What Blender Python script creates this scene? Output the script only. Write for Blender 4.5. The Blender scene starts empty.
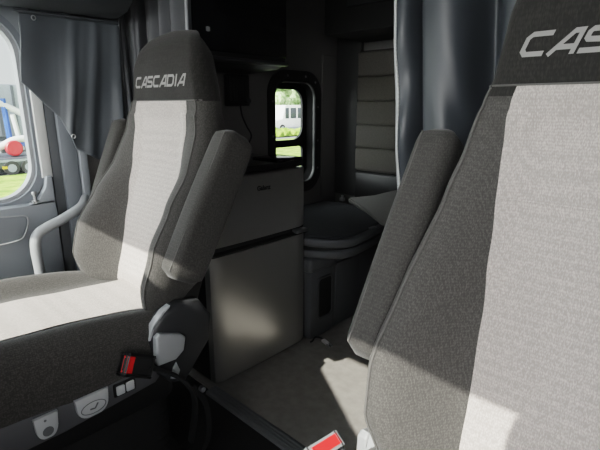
import bpy, bmesh, math, random
from mathutils import Vector, Matrix
random.seed(7)
PI = math.pi
S = bpy.context.scene
COL = S.collection

# ------------------------------------------------------------------ materials
def mat(name, col, rough=.6, metal=0, spec=.5, noise=None, bump=None, coat=0, sheen=0, aniso=None, emit=None):
    """noise=(scale, col2, detail, (sx,sy,sz)); bump=(scale, strength, dist, (sx,sy,sz))"""
    m = bpy.data.materials.new(name); m.use_nodes = True
    nt = m.node_tree; N = nt.nodes; L = nt.links
    b = N['Principled BSDF']
    b.inputs['Base Color'].default_value = (*col, 1)
    b.inputs['Roughness'].default_value = rough
    b.inputs['Metallic'].default_value = metal
    b.inputs['Specular IOR Level'].default_value = spec
    b.inputs['Coat Weight'].default_value = coat
    b.inputs['Sheen Weight'].default_value = sheen
    tc = N.new('ShaderNodeTexCoord')
    def mapped(sc):
        mp = N.new('ShaderNodeMapping'); mp.inputs['Scale'].default_value = sc
        L.new(tc.outputs['Object'], mp.inputs['Vector']); return mp.outputs['Vector']
    if noise:
        sc, c2, det, st = noise
        n = N.new('ShaderNodeTexNoise'); n.inputs['Scale'].default_value = sc; n.inputs['Detail'].default_value = det
        L.new(mapped(st), n.inputs['Vector'])
        r = N.new('ShaderNodeValToRGB')
        r.color_ramp.elements[0].position = .35; r.color_ramp.elements[0].color = (*col, 1)
        r.color_ramp.elements[1].position = .65; r.color_ramp.elements[1].color = (*c2, 1)
        L.new(n.outputs['Fac'], r.inputs['Fac']); L.new(r.outputs['Color'], b.inputs['Base Color'])
    if bump:
        sc, stg, dist, st = bump
        n = N.new('ShaderNodeTexNoise'); n.inputs['Scale'].default_value = sc; n.inputs['Detail'].default_value = 3
        L.new(mapped(st), n.inputs['Vector'])
        bp = N.new('ShaderNodeBump'); bp.inputs['Strength'].default_value = stg; bp.inputs['Distance'].default_value = dist
        L.new(n.outputs['Fac'], bp.inputs['Height']); L.new(bp.outputs['Normal'], b.inputs['Normal'])
    return m

def weave(name, c1, c2, cell=.004, rough=.95, mottling=None, bump=.4):
    """knitted cloth: rows of little stitches, broken up by noise"""
    m = bpy.data.materials.new(name); m.use_nodes = True
    nt = m.node_tree; N = nt.nodes; L = nt.links
    b = N['Principled BSDF']; b.inputs['Roughness'].default_value = rough
    b.inputs['Specular IOR Level'].default_value = .15; b.inputs['Sheen Weight'].default_value = .15
    tc = N.new('ShaderNodeTexCoord')
    mp = N.new('ShaderNodeMapping'); mp.inputs['Scale'].default_value = (1/cell, .32/cell, .32/cell)
    L.new(tc.outputs['Object'], mp.inputs['Vector'])
    v = N.new('ShaderNodeTexVoronoi'); v.inputs['Scale'].default_value = 1; v.inputs['Randomness'].default_value = .55
    L.new(mp.outputs['Vector'], v.inputs['Vector'])
    n = N.new('ShaderNodeTexNoise'); n.inputs['Scale'].default_value = .8; n.inputs['Detail'].default_value = 2
    L.new(mp.outputs['Vector'], n.inputs['Vector'])
    mx = N.new('ShaderNodeMath'); mx.operation = 'MULTIPLY_ADD'; mx.inputs[1].default_value = .75
    L.new(v.outputs['Distance'], mx.inputs[0]); L.new(n.outputs['Fac'], mx.inputs[2])
    r = N.new('ShaderNodeValToRGB')
    r.color_ramp.elements[0].position = .5; r.color_ramp.elements[0].color = (*c2, 1)
    r.color_ramp.elements[1].position = 1.05 if False else 1.0; r.color_ramp.elements[1].color = (*c1, 1)
    L.new(mx.outputs[0], r.inputs['Fac']); L.new(r.outputs['Color'], b.inputs['Base Color'])
    bp = N.new('ShaderNodeBump'); bp.inputs['Strength'].default_value = bump; bp.inputs['Distance'].default_value = cell*.5
    bp.invert = True
    L.new(v.outputs['Distance'], bp.inputs['Height']); L.new(bp.outputs['Normal'], b.inputs['Normal'])
    return m

def glass_mat(name, tint=(.95, .98, .97), gl=.06):
    m = bpy.data.materials.new(name); m.use_nodes = True
    N = m.node_tree.nodes; L = m.node_tree.links; N.clear()
    o = N.new('ShaderNodeOutputMaterial'); mx = N.new('ShaderNodeMixShader')
    t = N.new('ShaderNodeBsdfTransparent'); t.inputs['Color'].default_value = (*tint, 1)
    g = N.new('ShaderNodeBsdfGlossy'); g.inputs['Roughness'].default_value = .02
    mx.inputs['Fac'].default_value = gl
    L.new(t.outputs[0], mx.inputs[1]); L.new(g.outputs[0], mx.inputs[2]); L.new(mx.outputs[0], o.inputs['Surface'])
    return m

M = {}
M['light_cloth'] = weave('light_cloth', (.38, .346, .325), (.61, .56, .528), .0015)
M['dark_cloth'] = weave('dark_cloth', (.060, .0575, .0545), (.102, .0975, .092), .0014)
M['head_cloth'] = weave('head_cloth', (.026, .025, .024), (.038, .036, .034), .0026, bump=.25)
M['arm_cloth'] = weave('arm_cloth', (.047, .0452, .043), (.078, .0745, .070), .0014)
M['letter'] = mat('letter_thread', (.27, .262, .255), .7)
M['piping'] = mat('piping_thread', (.10, .097, .092), .8)
M['black_plastic'] = mat('black_plastic', (.018, .018, .019), .45, bump=(300, .15, .001, (1, 1, 1)))
M['dark_plastic'] = mat('dark_plastic', (.035, .036, .039), .5, bump=(300, .15, .001, (1, 1, 1)))
M['panel_plastic'] = mat('panel_plastic', (.11, .11, .116), .5)
M['grey_plastic'] = mat('grey_plastic', (.36, .37, .38), .42)
M['button_plastic'] = mat('button_plastic', (.55, .56, .57), .4)
M['icon'] = mat('icon_print', (.16, .165, .17), .5)
M['red_plastic'] = mat('red_plastic', (.75, .025, .025), .35)
M['white'] = mat('white_print', (.8, .8, .8), .5)
M['rubber'] = mat('rubber', (.02, .02, .021), .7, bump=(90, .3, .004, (1, 1, 1)))
M['webbing'] = mat('webbing', (.02, .02, .021), .8, bump=(700, .4, .001, (1, 1, 1)))
M['door_plastic'] = mat('door_plastic', (.30, .325, .35), .5, bump=(250, .15, .001, (1, 1, 1)))
M['door_dark'] = mat('door_dark', (.21, .23, .255), .5)
M['pillar_light'] = mat('pillar_light', (.62, .63, .62), .5)
M['handle_grey'] = mat('handle_grey', (.36, .375, .39), .4)
M['header'] = mat('header_plastic', (.085, .094, .102), .6, bump=(250, .2, .001, (1, 1, 1)))
M['vinyl'] = mat('curtain_vinyl', (.105, .117, .130), .42, spec=.5, bump=(500, .12, .001, (1, 1, 1)))
M['vinyl_light'] = mat('curtain_vinyl_light', (.050, .056, .065), .42, spec=.5, bump=(500, .12, .001, (1, 1, 1)))
M['cloth_curtain'] = mat('curtain_cloth', (.125, .130, .138), .7, bump=(500, .2, .001, (1, 1, 1)))
M['steel'] = mat('brushed_steel', (.56, .555, .54), .30, metal=.85, bump=(60, .03, .001, (1, 1, 30)))
M['steel_trim'] = mat('steel_trim', (.55, .56, .57), .35, metal=1)
M['fridge_black'] = mat('fridge_black', (.012, .012, .013), .3)
M['gloss_black'] = mat('gloss_black', (.006, .006, .007), .12)
M['matte_black'] = mat('matte_black', (.012, .012, .012), .6)
M['wall_cloth'] = mat('sleeper_wall_cloth', (.165, .162, .158), .9, noise=(200, (.19, .187, .182), 3, (1, 1, 1)))
M['pad_cloth'] = mat('pad_cloth', (.10, .094, .086), .85, noise=(160, (.12, .113, .104), 3, (1, 1, 1)))
M['grey_pad'] = mat('grey_pad', (.15, .147, .14), .7, noise=(160, (.17, .166, .158), 3, (1, 1, 1)))
M['bench_pad'] = mat('bench_pad', (.040, .043, .049), .75, noise=(120, (.055, .058, .063), 3, (1, 1, 1)))
M['locker'] = mat('locker_plastic', (.125, .128, .136), .42, bump=(200, .2, .001, (1, 1, 1)))
M['carpet'] = mat('carpet', (.28, .262, .242), .95, noise=(26, (.33, .312, .288), 8, (1, 1, 1)), bump=(420, .7, .004, (1, 1, 1)))
M['corner'] = mat('corner_panel_plastic', (.055, .056, .057), .45)
M['flat_black'] = mat('flat_black', (.008, .008, .008), 1, spec=.02)
M['buckle_grey'] = mat('buckle_grey', (.20, .205, .215), .4)
M['strip'] = mat('strip_metal', (.22, .225, .235), .45, metal=.3)
M['ceiling'] = mat('ceiling_cloth', (.03, .03, .031), .9)
M['cabinet'] = mat('cabinet_dark', (.020, .020, .021), .5)
M['glass'] = glass_mat('window_glass')
M['seal'] = mat('window_seal', (.13, .14, .15), .6)
M['seal_light'] = mat('window_seal_light', (.34, .35, .36), .5)
M['shell'] = mat('shell_paint', (.3, .31, .32), .5)
# outside
M['grass'] = mat('grass', (0.1240, 0.2325, 0.0271), .9, noise=(2.5, (0.3100, 0.4263, 0.0853), 8, (1, 1, 1)))
M['asphalt'] = mat('asphalt', (0.1550, 0.1550, 0.1589), .9, noise=(1.2, (0.2015, 0.2015, 0.2054), 8, (1, 1, 1)))
M['leaf'] = mat('leaves', (.14, .26, .07), .9, noise=(3.0, (.55, .66, .38), 8, (1, 1, 1)))
M['trunk'] = mat('bark', (.10, .08, .06), .9)
M['white_paint'] = mat('white_paint', (0.5813, 0.5813, 0.5813), .4)
M['blue_paint'] = mat('blue_paint', (0.0388, 0.0930, 0.3720), .4)
M['red_paint'] = mat('red_paint', (0.4650, 0.0310, 0.0388), .4)
M['grey_paint'] = mat('grey_paint', (0.2480, 0.2712, 0.3023), .5)
M['car_glass'] = mat('car_glass', (.06, .07, .08), .1)
M['tyre'] = mat('tyre', (.03, .03, .03), .8)
M['dark_paint'] = mat('dark_paint', (0.0775, 0.0853, 0.1008), .4)
M['yellow_paint'] = mat('yellow_paint', (0.5038, 0.3875, 0.0388), .5)

# ------------------------------------------------------------------ helpers
def base(o):
    v = Vector((0, 0, 0))
    while o: v += o.location; o = o.parent
    return v
def obj(name, bm, m, parent=None, smooth=True, loc=None, angle=40):
    """bmesh in scene coordinates -> one mesh object whose origin is its thing's base (or loc)"""
    bmesh.ops.recalc_face_normals(bm, faces=bm.faces)
    me = bpy.data.meshes.new(name)
    o = bpy.data.objects.new(name, me); COL.objects.link(o)
    if parent: o.parent = parent; off = base(parent)
    else: o.location = loc or (0, 0, 0); off = Vector(loc or (0, 0, 0))
    bmesh.ops.translate(bm, verts=bm.verts, vec=-off)
    if smooth:
        ca = math.cos(math.radians(angle))
        for f in bm.faces: f.smooth = True
        for e in bm.edges:
            if len(e.link_faces) == 2 and e.link_faces[0].normal.dot(e.link_faces[1].normal) < ca: e.smooth = False
    bm.to_mesh(me); bm.free()
    for x in (m if isinstance(m, (list, tuple)) else [m]): me.materials.append(x)
    return o
def tag(o, label, cat, group=None, kind=None):
    o['label'] = label
    o['category'] = cat
    if group: o['group'] = group
    if kind: o['kind'] = kind
    return o
def thing(name, label, cat, loc=(0, 0, 0), group=None):
    o = bpy.data.objects.new(name, None); COL.objects.link(o)
    o.empty_display_size = .05
    o.location = loc
    return tag(o, label, cat, group)
def struct(name, bm, m, parent=None, smooth=False):
    o = obj(name, bm, m, parent, smooth)
    if not parent: o['kind'] = 'structure'
    return o
def NB(): return bmesh.new()
def box(bm, x0, x1, y0, y1, z0, z1, bev=0, seg=2):
    r = bmesh.ops.create_cube(bm, size=1)
    for v in r['verts']:
        v.co = Vector((x0 if v.co.x < 0 else x1, y0 if v.co.y < 0 else y1, z0 if v.co.z < 0 else z1))
    if bev:
        es = list({e for v in r['verts'] for e in v.link_edges})
        bmesh.ops.bevel(bm, geom=es, offset=bev, segments=seg, profile=.5, affect='EDGES')
    return bm
def obox(bm, c, ax, ay, az, bev=0, seg=3):
    """oriented box, centre c, half-axis vectors"""
    r = bmesh.ops.create_cube(bm, size=2)
    vs = r['verts']
    c, ax, ay, az = map(Vector, (c, ax, ay, az))
    for v in vs: v.co = c + ax*v.co.x + ay*v.co.y + az*v.co.z
    if bev:
        es = list({e for v in vs for e in v.link_edges})
        bmesh.ops.bevel(bm, geom=es, offset=bev, segments=seg, profile=.5, affect='EDGES')
    return bm
def loft(bm, loops, closed=True, cap=True):
    R = [[bm.verts.new(p) for p in l] for l in loops]
    n = len(R[0])
    for a, b in zip(R, R[1:]):
        for i in range(n if closed else n-1):
            j = (i+1) % n
            bm.faces.new((a[i], a[j], b[j], b[i]))
    if cap and closed:
        bm.faces.new(R[0][::-1]); bm.faces.new(R[-1])
    return R
def grid(bm, fn, nu, nv):
    loft(bm, [[fn(i/nu, j/nv) for i in range(nu+1)] for j in range(nv+1)], closed=False)
    return bm
def prism(bm, pts, axis, a, b, bev=0, seg=2):
    """polygon pts (2-D) extruded along axis from a to b; x:(y,z) y:(x,z) z:(x,y)"""
    def P(p, t):
        return {'x': (t, p[0], p[1]), 'y': (p[0], t, p[1]), 'z': (p[0], p[1], t)}[axis]
    A = [bm.verts.new(P(p, a)) for p in pts]; B = [bm.verts.new(P(p, b)) for p in pts]
    n = len(pts); fs = [bm.faces.new(A[::-1]), bm.faces.new(B)]
    for i in range(n): fs.append(bm.faces.new((A[i], A[(i+1) % n], B[(i+1) % n], B[i])))
    bmesh.ops.recalc_face_normals(bm, faces=fs)
    if bev:
        es = [e for f in fs[:2] for e in f.edges]
        bmesh.ops.bevel(bm, geom=es, offset=bev, segments=seg, profile=.5, affect='EDGES')
    return bm
def smoothpath(pts, n=6):
    P = [Vector(p) for p in pts]; out = []
    for i in range(len(P)-1):
        p0, p1, p2, p3 = P[max(i-1, 0)], P[i], P[i+1], P[min(i+2, len(P)-1)]
        for k in range(n):
            t = k/n
            out.append(.5*((2*p1)+(p2-p0)*t+(2*p0-5*p1+4*p2-p3)*t*t+(3*p1-p0-3*p2+p3)*t**3))
    out.append(P[-1]); return out
def tube(bm, pts, r, n=10, flat=None, cap=True):
    """tube along pts; flat=(rx, ry, up) makes a strap"""
    P = [Vector(p) for p in pts]; loops = []
    up = Vector((0, 0, 1)) if not flat else Vector(flat[2])
    prev = None
    for i, p in enumerate(P):
        d = (P[min(i+1, len(P)-1)] - P[max(i-1, 0)]).normalized()
        if prev is None:
            ref = up if abs(d.dot(up)) < .95 else Vector((1, 0, 0))
            s = d.cross(ref).normalized()
        else:
            s = (prev - d*prev.dot(d)).normalized()
        prev = s; t = s.cross(d)
        rx, ry = (r, r) if not flat else (flat[0], flat[1])
        loops.append([p + s*(math.cos(a)*rx) + t*(math.sin(a)*ry) for a in [2*PI*k/n for k in range(n)]])
    loft(bm, loops, cap=cap); return bm
def cyl(bm, c, axis, r, h, n=20, r2=None, bev=0):
    c = Vector(c); d = Vector(axis).normalized()
    ref = Vector((0, 0, 1)) if abs(d.z) < .9 else Vector((1, 0, 0))
    s = d.cross(ref).normalized(); t = s.cross(d)
    r2 = r if r2 is None else r2
    prof = [(-h/2, r), (h/2, r2)] if not bev else [(-h/2, r-bev), (-h/2+bev, r), (h/2-bev, r2), (h/2, r2-bev)]
    loft(bm, [[c + d*k + s*(math.cos(a)*q) + t*(math.sin(a)*q) for a in [2*PI*i/n for i in range(n)]] for k, q in prof])
    return bm
def rrect(x0, x1, z0, z1, r, n=6):
    pts = []
    for cx, cz, a0 in ((x1-r, z1-r, 0), (x0+r, z1-r, 90), (x0+r, z0+r, 180), (x1-r, z0+r, 270)):
        for k in range(n+1):
            a = math.radians(a0+90*k/n); pts.append((cx+r*math.cos(a), cz+r*math.sin(a)))
    return pts
def holed(bm, outer, inners, axis, a, b):
    """plate with holes: 2-D loops filled and given thickness along axis a..b"""
    def P(p, t):
        return Vector({'x': (t, p[0], p[1]), 'y': (p[0], t, p[1]), 'z': (p[0], p[1], t)}[axis])
    edges = []
    for lp in [outer]+list(inners):
        vs = [bm.verts.new(P(p, a)) for p in lp]
        edges += [bm.edges.new((vs[i], vs[(i+1) % len(vs)])) for i in range(len(vs))]
    bmesh.ops.triangle_fill(bm, edges=edges, use_beauty=True)
    fs = list(bm.faces)
    r = bmesh.ops.extrude_face_region(bm, geom=fs)
    d = P((0, 0), b)-P((0, 0), a)
    bmesh.ops.translate(bm, verts=[v for v in r['geom'] if isinstance(v, bmesh.types.BMVert)], vec=d)
    return bm
def interp(tab, z):
    if z <= tab[0][0]: return tab[0][1]
    for (a, va), (b, vb) in zip(tab, tab[1:]):
        if z <= b:
            t = (z-a)/(b-a); t = t*t*(3-2*t)*.5+t*.5
            return va+(vb-va)*t
    return tab[-1][1]

# ------------------------------------------------------------------ seats
LB = [(.46, -.010), (.70, -.006), (.80, -.012), (.90, -.018), (1.0, -.008), (1.09, .018), (1.2, .045), (1.32, .045)]
HW = [(.47, .190), (.50, .226), (.54, .252), (.60, .273), (.67, .282), (.76, .272), (.86, .258), (.93, .246), (1.0, .232), (1.07, .216),
      (1.11, .202), (1.2, .187), (1.26, .178)]
BB = [(.47, .050), (.52, .095), (.60, .124), (.70, .118), (.80, .088), (.90, .048), (1.0, .020), (1.1, .004), (1.3, 0)]
PW = [(.44, .122), (.6, .128), (.75, .134), (.85, .143), (.93, .150), (1.0, .154), (1.04, .155), (1.07, .1525), (1.10, .146)]
TH = [(.47, .10), (.7, .12), (.9, .12), (1.1, .130), (1.3, .130)]
ZTOP = 1.300
def hw(z):
    w = interp(HW, min(z, 1.26))
    if z > 1.20:
        t = min((z-1.17)/(ZTOP-1.17), 1); w *= max(1-t**3.0, 0)**.5*.68+.32
    return w
def face_pt(s, z, off=0):
    """front face of the backrest: s=-1..1 across, z up -> (x, y, z) for a seat centred on x=0"""
    y = .60+.27*(z-.46)-interp(LB, z)
    a = abs(s)
    k = min(max((a-.42)/.42, 0), 1); k = k*k*(3-2*k)
    y -= interp(BB, z)*k
    y += .012*a*a*(1 if z > 1.05 else .3)
    if a > .88: y += .055*((a-.88)/.12)**2.2*(1-.75*max((z-1.14)/(ZTOP-1.14), 0))
    t = max((z-1.22)/(ZTOP-1.22), 0); y += .035*t**3
    t = max((.55-z)/.09, 0); y += .045*t**2
    return Vector((hw(z)*s, y-off, z))
def make_seat(xc, s, label, dy=0, dz=0, up=0):
    R = thing('captain_chair', label, 'seat', (xc, .35, 0), 'front seats of the truck')
    def X(p):
        t = min(max((p[2]-.72)/.36, 0), 1)
        return Vector((xc+p[0], p[1], p[2]+up*t*t*(3-2*t)))
    zs = [.462+(ZTOP-.462)*(i/60) for i in range(59)] + [.462+(ZTOP-.462)*q for q in (.978, .988, .995, 1)]
    ss = [-1+2*k/40 for k in range(41)]
    ss = [math.copysign(abs(v)**.8, v) for v in ss]
    bm = NB(); loops = []
    for z in zs:
        front = [face_pt(v, z) for v in ss]
        w = hw(z); yc = face_pt(0, z).y; th = interp(TH, z)
        t = max((z-1.14)/(ZTOP-1.14), 0); th *= (1-.70*t**3)
        yb = yc+th
        yl = front[0].y
        back = []
        for k in range(1, 14):
            u = 1-2*k/14
            a = abs(u); yy = yb-.055*max((a-.35)/.65, 0)**2.2
            back.append(Vector((w*math.copysign(min(1, a*1.02+.0), u), max(yy, yl+.01), z)))
        loops.append([X(p) for p in front+back])
    loft(bm, loops)
    back = obj('backrest', bm, [M['dark_cloth'], M['head_cloth']], R, angle=60)
    for p in back.data.polygons:
        c = p.center
        if c.z > 1.092: p.material_index = 1
    # light centre panel following the face
    bm = NB(); nz = 56
    for side in (0,):
        def fn(u, v):
            z = .50+(1.0915-.50)*v; w = interp(PW, z)/hw(z)
            a = -1+2*u
            e = min(1, (1-abs(a))/.05, (1-v)/.02+.0)
            return X(face_pt(a*w, z, .0015+.0035*max(e, 0)**.5))
        grid(bm, fn, 30, nz)
    obj('centre_panel', bm, M['light_cloth'], back, angle=80)
    bm = NB(); tube(bm, [X(face_pt((-1+2*i/30)*.97*interp(PW, .925)/hw(.925), .925, .0048)) for i in range(31)], .0012, 6)
    obj('seam', bm, M['light_cloth'], back)
    # seams along the bolsters and the headrest seam
    for sg in (-1, 1):
        bm = NB()
        tube(bm, [X(face_pt(sg*.90,   .53+(1.09-.53)*i/40, .0010)) for i in range(41)], .0020, 6)
        obj('seam', bm, M['piping'], back)
    bm = NB(); tube(bm, [X(face_pt(-.95+1.9*i/30, 1.093, .0005)) for i in range(31)], .0018, 6)
    obj('seam', bm, M['piping'], back)
    # lettering, mapped onto the headrest
    bm = NB(); word(bm, lambda u, v: X(face_pt((-.150+.300*u)/hw(1.150+.034*v), 1.133+.034*v-.006*u*0, .0025)))
    obj('lettering', bm, M['letter'], back, smooth=False)
    # ---- cushion
    CH = [(.02, .43), (.05, .49), (.09, .527), (.16, .533), (.3, .526), (.45, .512), (.62, .500)]
    def cush(a, y):
        zc = interp(CH, y); k = min(max((abs(a)-.55)/.25, 0), 1); k = k*k*(3-2*k)
        fr = min(max((y-.03)/.12, 0), 1)
        rr = 1-min(max((y-.40)/.22, 0), 1)**1.6
        z = zc+(.010+.028*rr)*k*fr
        if abs(a) > .84: z -= .05*((abs(a)-.84)/.16)**2.2
        return z
    bm = NB(); loops = []
    ys = [.02, .03, .045, .07, .1, .14]+[.14+.52*i/20 for i in range(1, 21)]
    aa = [-1+2*k/36 for k in range(37)]
    for y in ys:
        w = .262+.012*math.sin((y-.02)/.64*PI)-(.05*max((.14-y)/.12, 0)**2) - .03*max((y-.56)/.1, 0)**2
        zb = .372+.03*max((.14-y)/.12, 0)**2
        top = [X((w*a, y, cush(a, y))) for a in aa]
        z1 = cush(1, y)
        side = [X((w*1.012, y, z1-.018)), X((w*1.02, y, (z1+zb)/2)), X((w*1.0, y, zb+.012)), X((w*.97, y, zb))]
        side2 = [X((-(p.x-xc), p.y, p.z)) for p in side[::-1]]
        loops.append(top+side+side2)
    loft(bm, loops)
    cu = obj('seat_cushion', bm, M['dark_cloth'], R, angle=60)
    bm = NB()
    def fc(u, v):
        y = .045+(.635-.045)*v; a = (-1+2*u)
        e = max(min(1, (1-abs(a))/.05), 0)
        q = s*.040+.166*a
        return X((q, y, cush(q/.27, y)+.001+.0035*e**.5))
    grid(bm, fc, 24, 40); obj('centre_panel', bm, M['light_cloth'], cu, angle=80)
    for sg in (-1, 1):
        bm = NB(); tube(bm, [X((sg*.2665, .10+.5*i/30, cush(1, .10+.5*i/30)-.016)) for i in range(31)], .002, 6)
        obj('seam', bm, M['piping'], cu)
    # ---- side shields, bellows, plinth
    bm = NB(); box(bm, xc-.24, xc+.24, .08, .60, .235, .385, .03)
    obj('seat_base', bm, M['black_plastic'], R)
    bm = NB(); nb = 7
    prof = []
    for i in range(nb*2+1):
        prof.append((.045+.195*i/(nb*2), 0 if i % 2 == 0 else .022))
    lo = []
    for z, o in prof:
        lo.append([Vector((xc+p[0], p[1], z)) for p in rrect(-.21-o, .21+o, .13-o, .57+o, .05, 4)])
    loft(bm, lo); obj('bellows', bm, M['rubber'], R, angle=25)
    bm = NB(); box(bm, xc-.235, xc+.235, .09, .61, .001, .05, .012)
    obj('floor_plinth', bm, M['matte_black'], R)
    # switch panel on the inner side: slanted rail
    xi = xc+s*.262
    bm = NB()
    rail = [(.02, .335), (.06, .315), (.16, .315), (.28, .315), (.40, .325), (.52, .335), (.545, .36), (.52, .398), (.40, .395), (.22, .397), (.06, .40), (.02, .385)]
    prism(bm, rail, 'x', xi-s*.03, xi+s*.012, .006)
    sp = obj('switch_panel', bm, M['panel_plastic'], R)
    def key(y0, y1, z0, z1, m, bow=True):
        bm = NB()
        w = y1-y0; rx = w*.34; rz = (z1-z0)*.55
        pts = [(y0, z1), (y1, z1)]+[(y1-.002-rx+rx*math.cos(a), z0+rz-rz*math.sin(a)) for a in [PI/2*k/6 for k in range(7)]]
        pts += [(y0+.002+rx-rx*math.sin(a), z0+rz-rz*math.cos(a)) for a in [PI/2*k/6 for k in range(7)]]
        prism(bm, pts, 'x', xi+s*.009, xi+s*.022, .004)
        return obj('switch_key', bm, m, sp)
    k = key(.215, .268, .328, .388, M['button_plastic'])
    bm = NB(); cyl(bm, (xi+s*.0222,   .2415, .347), (s, 0, 0), .012, .001, 20); obj('printed_icon', bm, M['icon'], sp)
    bm = NB(); cyl(bm, (xi+s*.0222, .2385, .377), (s, 0, 0), .003, .001, 10); obj('printed_icon', bm, M['icon'], sp)
    k = key(.306, .388, .330, .390, M['button_plastic'])
    bm = NB(); tube(bm, [(xi+s*.0222, .347+.030*math.cos(a), .355+.016*math.sin(a)) for a in [2*PI*i/28 for i in range(29)]], .0012, 6)
    obj('printed_icon', bm, M['icon'], sp)
    bm = NB()
    tube(bm, [(xi+s*.0222, .338, .353), (xi+s*.0222, .350, .351), (xi+s*.0222, .358, .363)], .0022, 6)
    obj('printed_icon', bm, M['icon'], sp)
    bm = NB(); box(bm, min(xi, xi+s*.016), max(xi, xi+s*.016), .402, .462, .346, .384, .004); obj('switch_frame', bm, M['black_plastic'], sp)
    for y0 in (.408, .434):
        bm = NB(); box(bm, min(xi+s*.010, xi+s*.021), max(xi+s*.010, xi+s*.021), y0, y0+.022, .352, .378, .003)
        obj('rocker_switch', bm, M['button_plastic'], sp)
    # recliner cover with its lever, on the inner side
    xo = xc+s*.245
    def sh(pts): return [(p[0]+dy+.008, p[1]) for p in pts]
    bm = NB()
    rc = [(.500, .47), (.515, .505), (.548, .536), (.60, .548), (.665, .535), (.70, .48), (.690, .40), (.64, .345), (.60, .30), (.555, .315), (.515, .36)]
    prism(bm, sh(rc), 'x', xo-s*.01, xo+s*.042, .016, 3)
    cov = obj('recliner_cover', bm, M['dark_plastic'], R)
    bm = NB()
    prism(bm, sh([(.500, .468), (.514, .508), (.548, .540), (.570, .549), (.568, .543), (.552, .533), (.523, .503), (.509, .466)]), 'x', xo+s*.012, xo+s*.036, .003)
    obj('cover_trim', bm, M['grey_plastic'], cov)
    bm = NB()
    prism(bm, sh([(.508, .482), (.520, .490), (.585, .466), (.596, .452), (.588, .415), (.561, .397), (.508, .400), (.503, .415)]), 'x', xo+s*.038, xo+s*.062, .007, 3)
    obj('recliner_lever', bm, M['grey_plastic'], cov)
    bm = NB()
    prism(bm, sh([(.549, .335), (.558, .368), (.570, .380), (.580, .35), (.57, .325)]), 'x', xo+s*.03, xo+s*.046, .004)
    obj('cover_trim', bm, M['grey_plastic'], cov)
    bm = NB()
    prism(bm, [(.0+.56, .33), (.63, .33), (.70, .52), (.74, .62), (.70, .65), (.64, .56)], 'x', xo-s*.05, xo-s*.012, .006)
    obj('back_bracket', bm, M['matte_black'], R)
    bm = NB(); xb = xc-s*.275
    obox(bm, (xb, .565, .475), (.010, 0, 0), (0, .022, .018), (0, -.010, .014), .003)
    bk = obj('belt_bracket', bm, M['black_plastic'], R)
    bm = NB(); tube(bm, smoothpath([(xb-s*.008, .545, .48), (xb-s*.008, .558, .505), (xb-s*.008, .582, .508), (xb-s*.008, .592, .485)], 5), .004, 8)
    obj('bracket_loop', bm, M['steel_trim'], bk)
    # armrests folded up along the back
    for sg in (-1, 1):
        xa = xc+sg*((.300-.012*(dz > 0)) if sg == s else .322); oz = 0 if sg == s else .022; oy = 0 if sg == s else .055
        a0 = Vector((xa, .600+oy,   .622+dz+oz)); a1 = Vector((xa, .812+dz*.6, .998+dz+oz))
        d = (a1-a0).normalized(); nrm = Vector((0, d.z, -d.y))
        lo = []
        n = 26; Lg = (a1-a0).length
        for i in range(n+1):
            t = i/n
            e = min(t*Lg, (1-t)*Lg); r = min(1, e/.03); q = (1-(1-r)**2)**.5
            q = .55+.45*q
            hx = .038*q; hy = (.056+.004*math.sin(t*PI))*q
            ctr = a0+d*(t*Lg)
            lp = []
            for px, py in rrect(-hx, hx, -hy, hy, min(hx, hy)*.62, 5):
                lp.append(ctr+Vector((px, 0, 0))+nrm*py)
            lo.append(lp)
        bm = NB(); loft(bm, lo)
        arm = obj('armrest', bm, M['arm_cloth'], R, angle=50)
        bm = NB(); tube(bm, [a0+d*(Lg*(.04+.92*i/20))+nrm*(-.0565)+Vector((sg*.022, 0, 0)) for i in range(21)], .0015, 6)
        obj('seam', bm, M['piping'], arm)
        bm = NB(); cyl(bm, (xa-sg*.035, .70, .70), (1, 0, 0), .03, .03, 20, bev=.004)
        obj('armrest_hinge', bm, M['black_plastic'], arm)
    return R

LET = {  # blocky strokes in a unit box
 'C': [[(1, .90), (.22, .90), (.08, .75), (.08, .25), (.22, .10), (.95, .10)]],
 'A': [[(.04, 0), (.66, .90), (.92, .90), (.92, 0)], [(.30, .30), (.92, .30)]],
 'S': [[(1, .90), (.16, .90), (.08, .80), (.08, .60), (.16, .52), (.86, .48), (.92, .40), (.92, .20), (.84, .10), (0, .10)]],
 'D': [[(.08, .0), (.08, .90), (.78, .90), (.92, .75), (.92, .25), (.78, .10), (.08, .10)]],
 'I': [[(.5, 0), (.5, 1)]]}
def stroke(bm, pts, w, f, asp):
    P = [Vector((p[0]*asp, p[1], 0)) for p in pts]; L = []; Rr = []
    for i, p in enumerate(P):
        a = (P[i]-P[i-1]).normalized() if i else (P[1]-P[0]).normalized()
        b = (P[i+1]-P[i]).normalized() if i < len(P)-1 else a
        t = (a+b).normalized(); n = Vector((-t.y, t.x, 0)); k = min(1/max(n.dot(Vector((-a.y, a.x, 0))), .5), 1.6)
        L.append(p+n*w*k); Rr.append(p-n*w*k)
    for i in range(len(P)-1):
        n = 4
        for k in range(n):
            q = [L[i].lerp(L[i+1], k/n), L[i].lerp(L[i+1], (k+1)/n), Rr[i].lerp(Rr[i+1], (k+1)/n), Rr[i].lerp(Rr[i+1], k/n)]
            bm.faces.new([bm.verts.new(f(v.x/asp, v.y)) for v in q])
def word(bm, put):
    txt = 'CASCADIA'; ws = [.36 if c == 'I' else 1 for c in txt]; gap = .12
    tot = sum(ws)+gap*(len(ws)-1); x = 0
    for c, w in zip(txt, ws):
        x0 = x
        def f(u, v):
            X = (x0+u*w)/tot
            return put(X*.955+.045*v, v)
        for st in LET[c]:
            if c == 'I': stroke(bm, st, .11, f, .36*1.15)
            else: stroke(bm, st, .105, f, 1.15)
        x += w+gap

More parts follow.
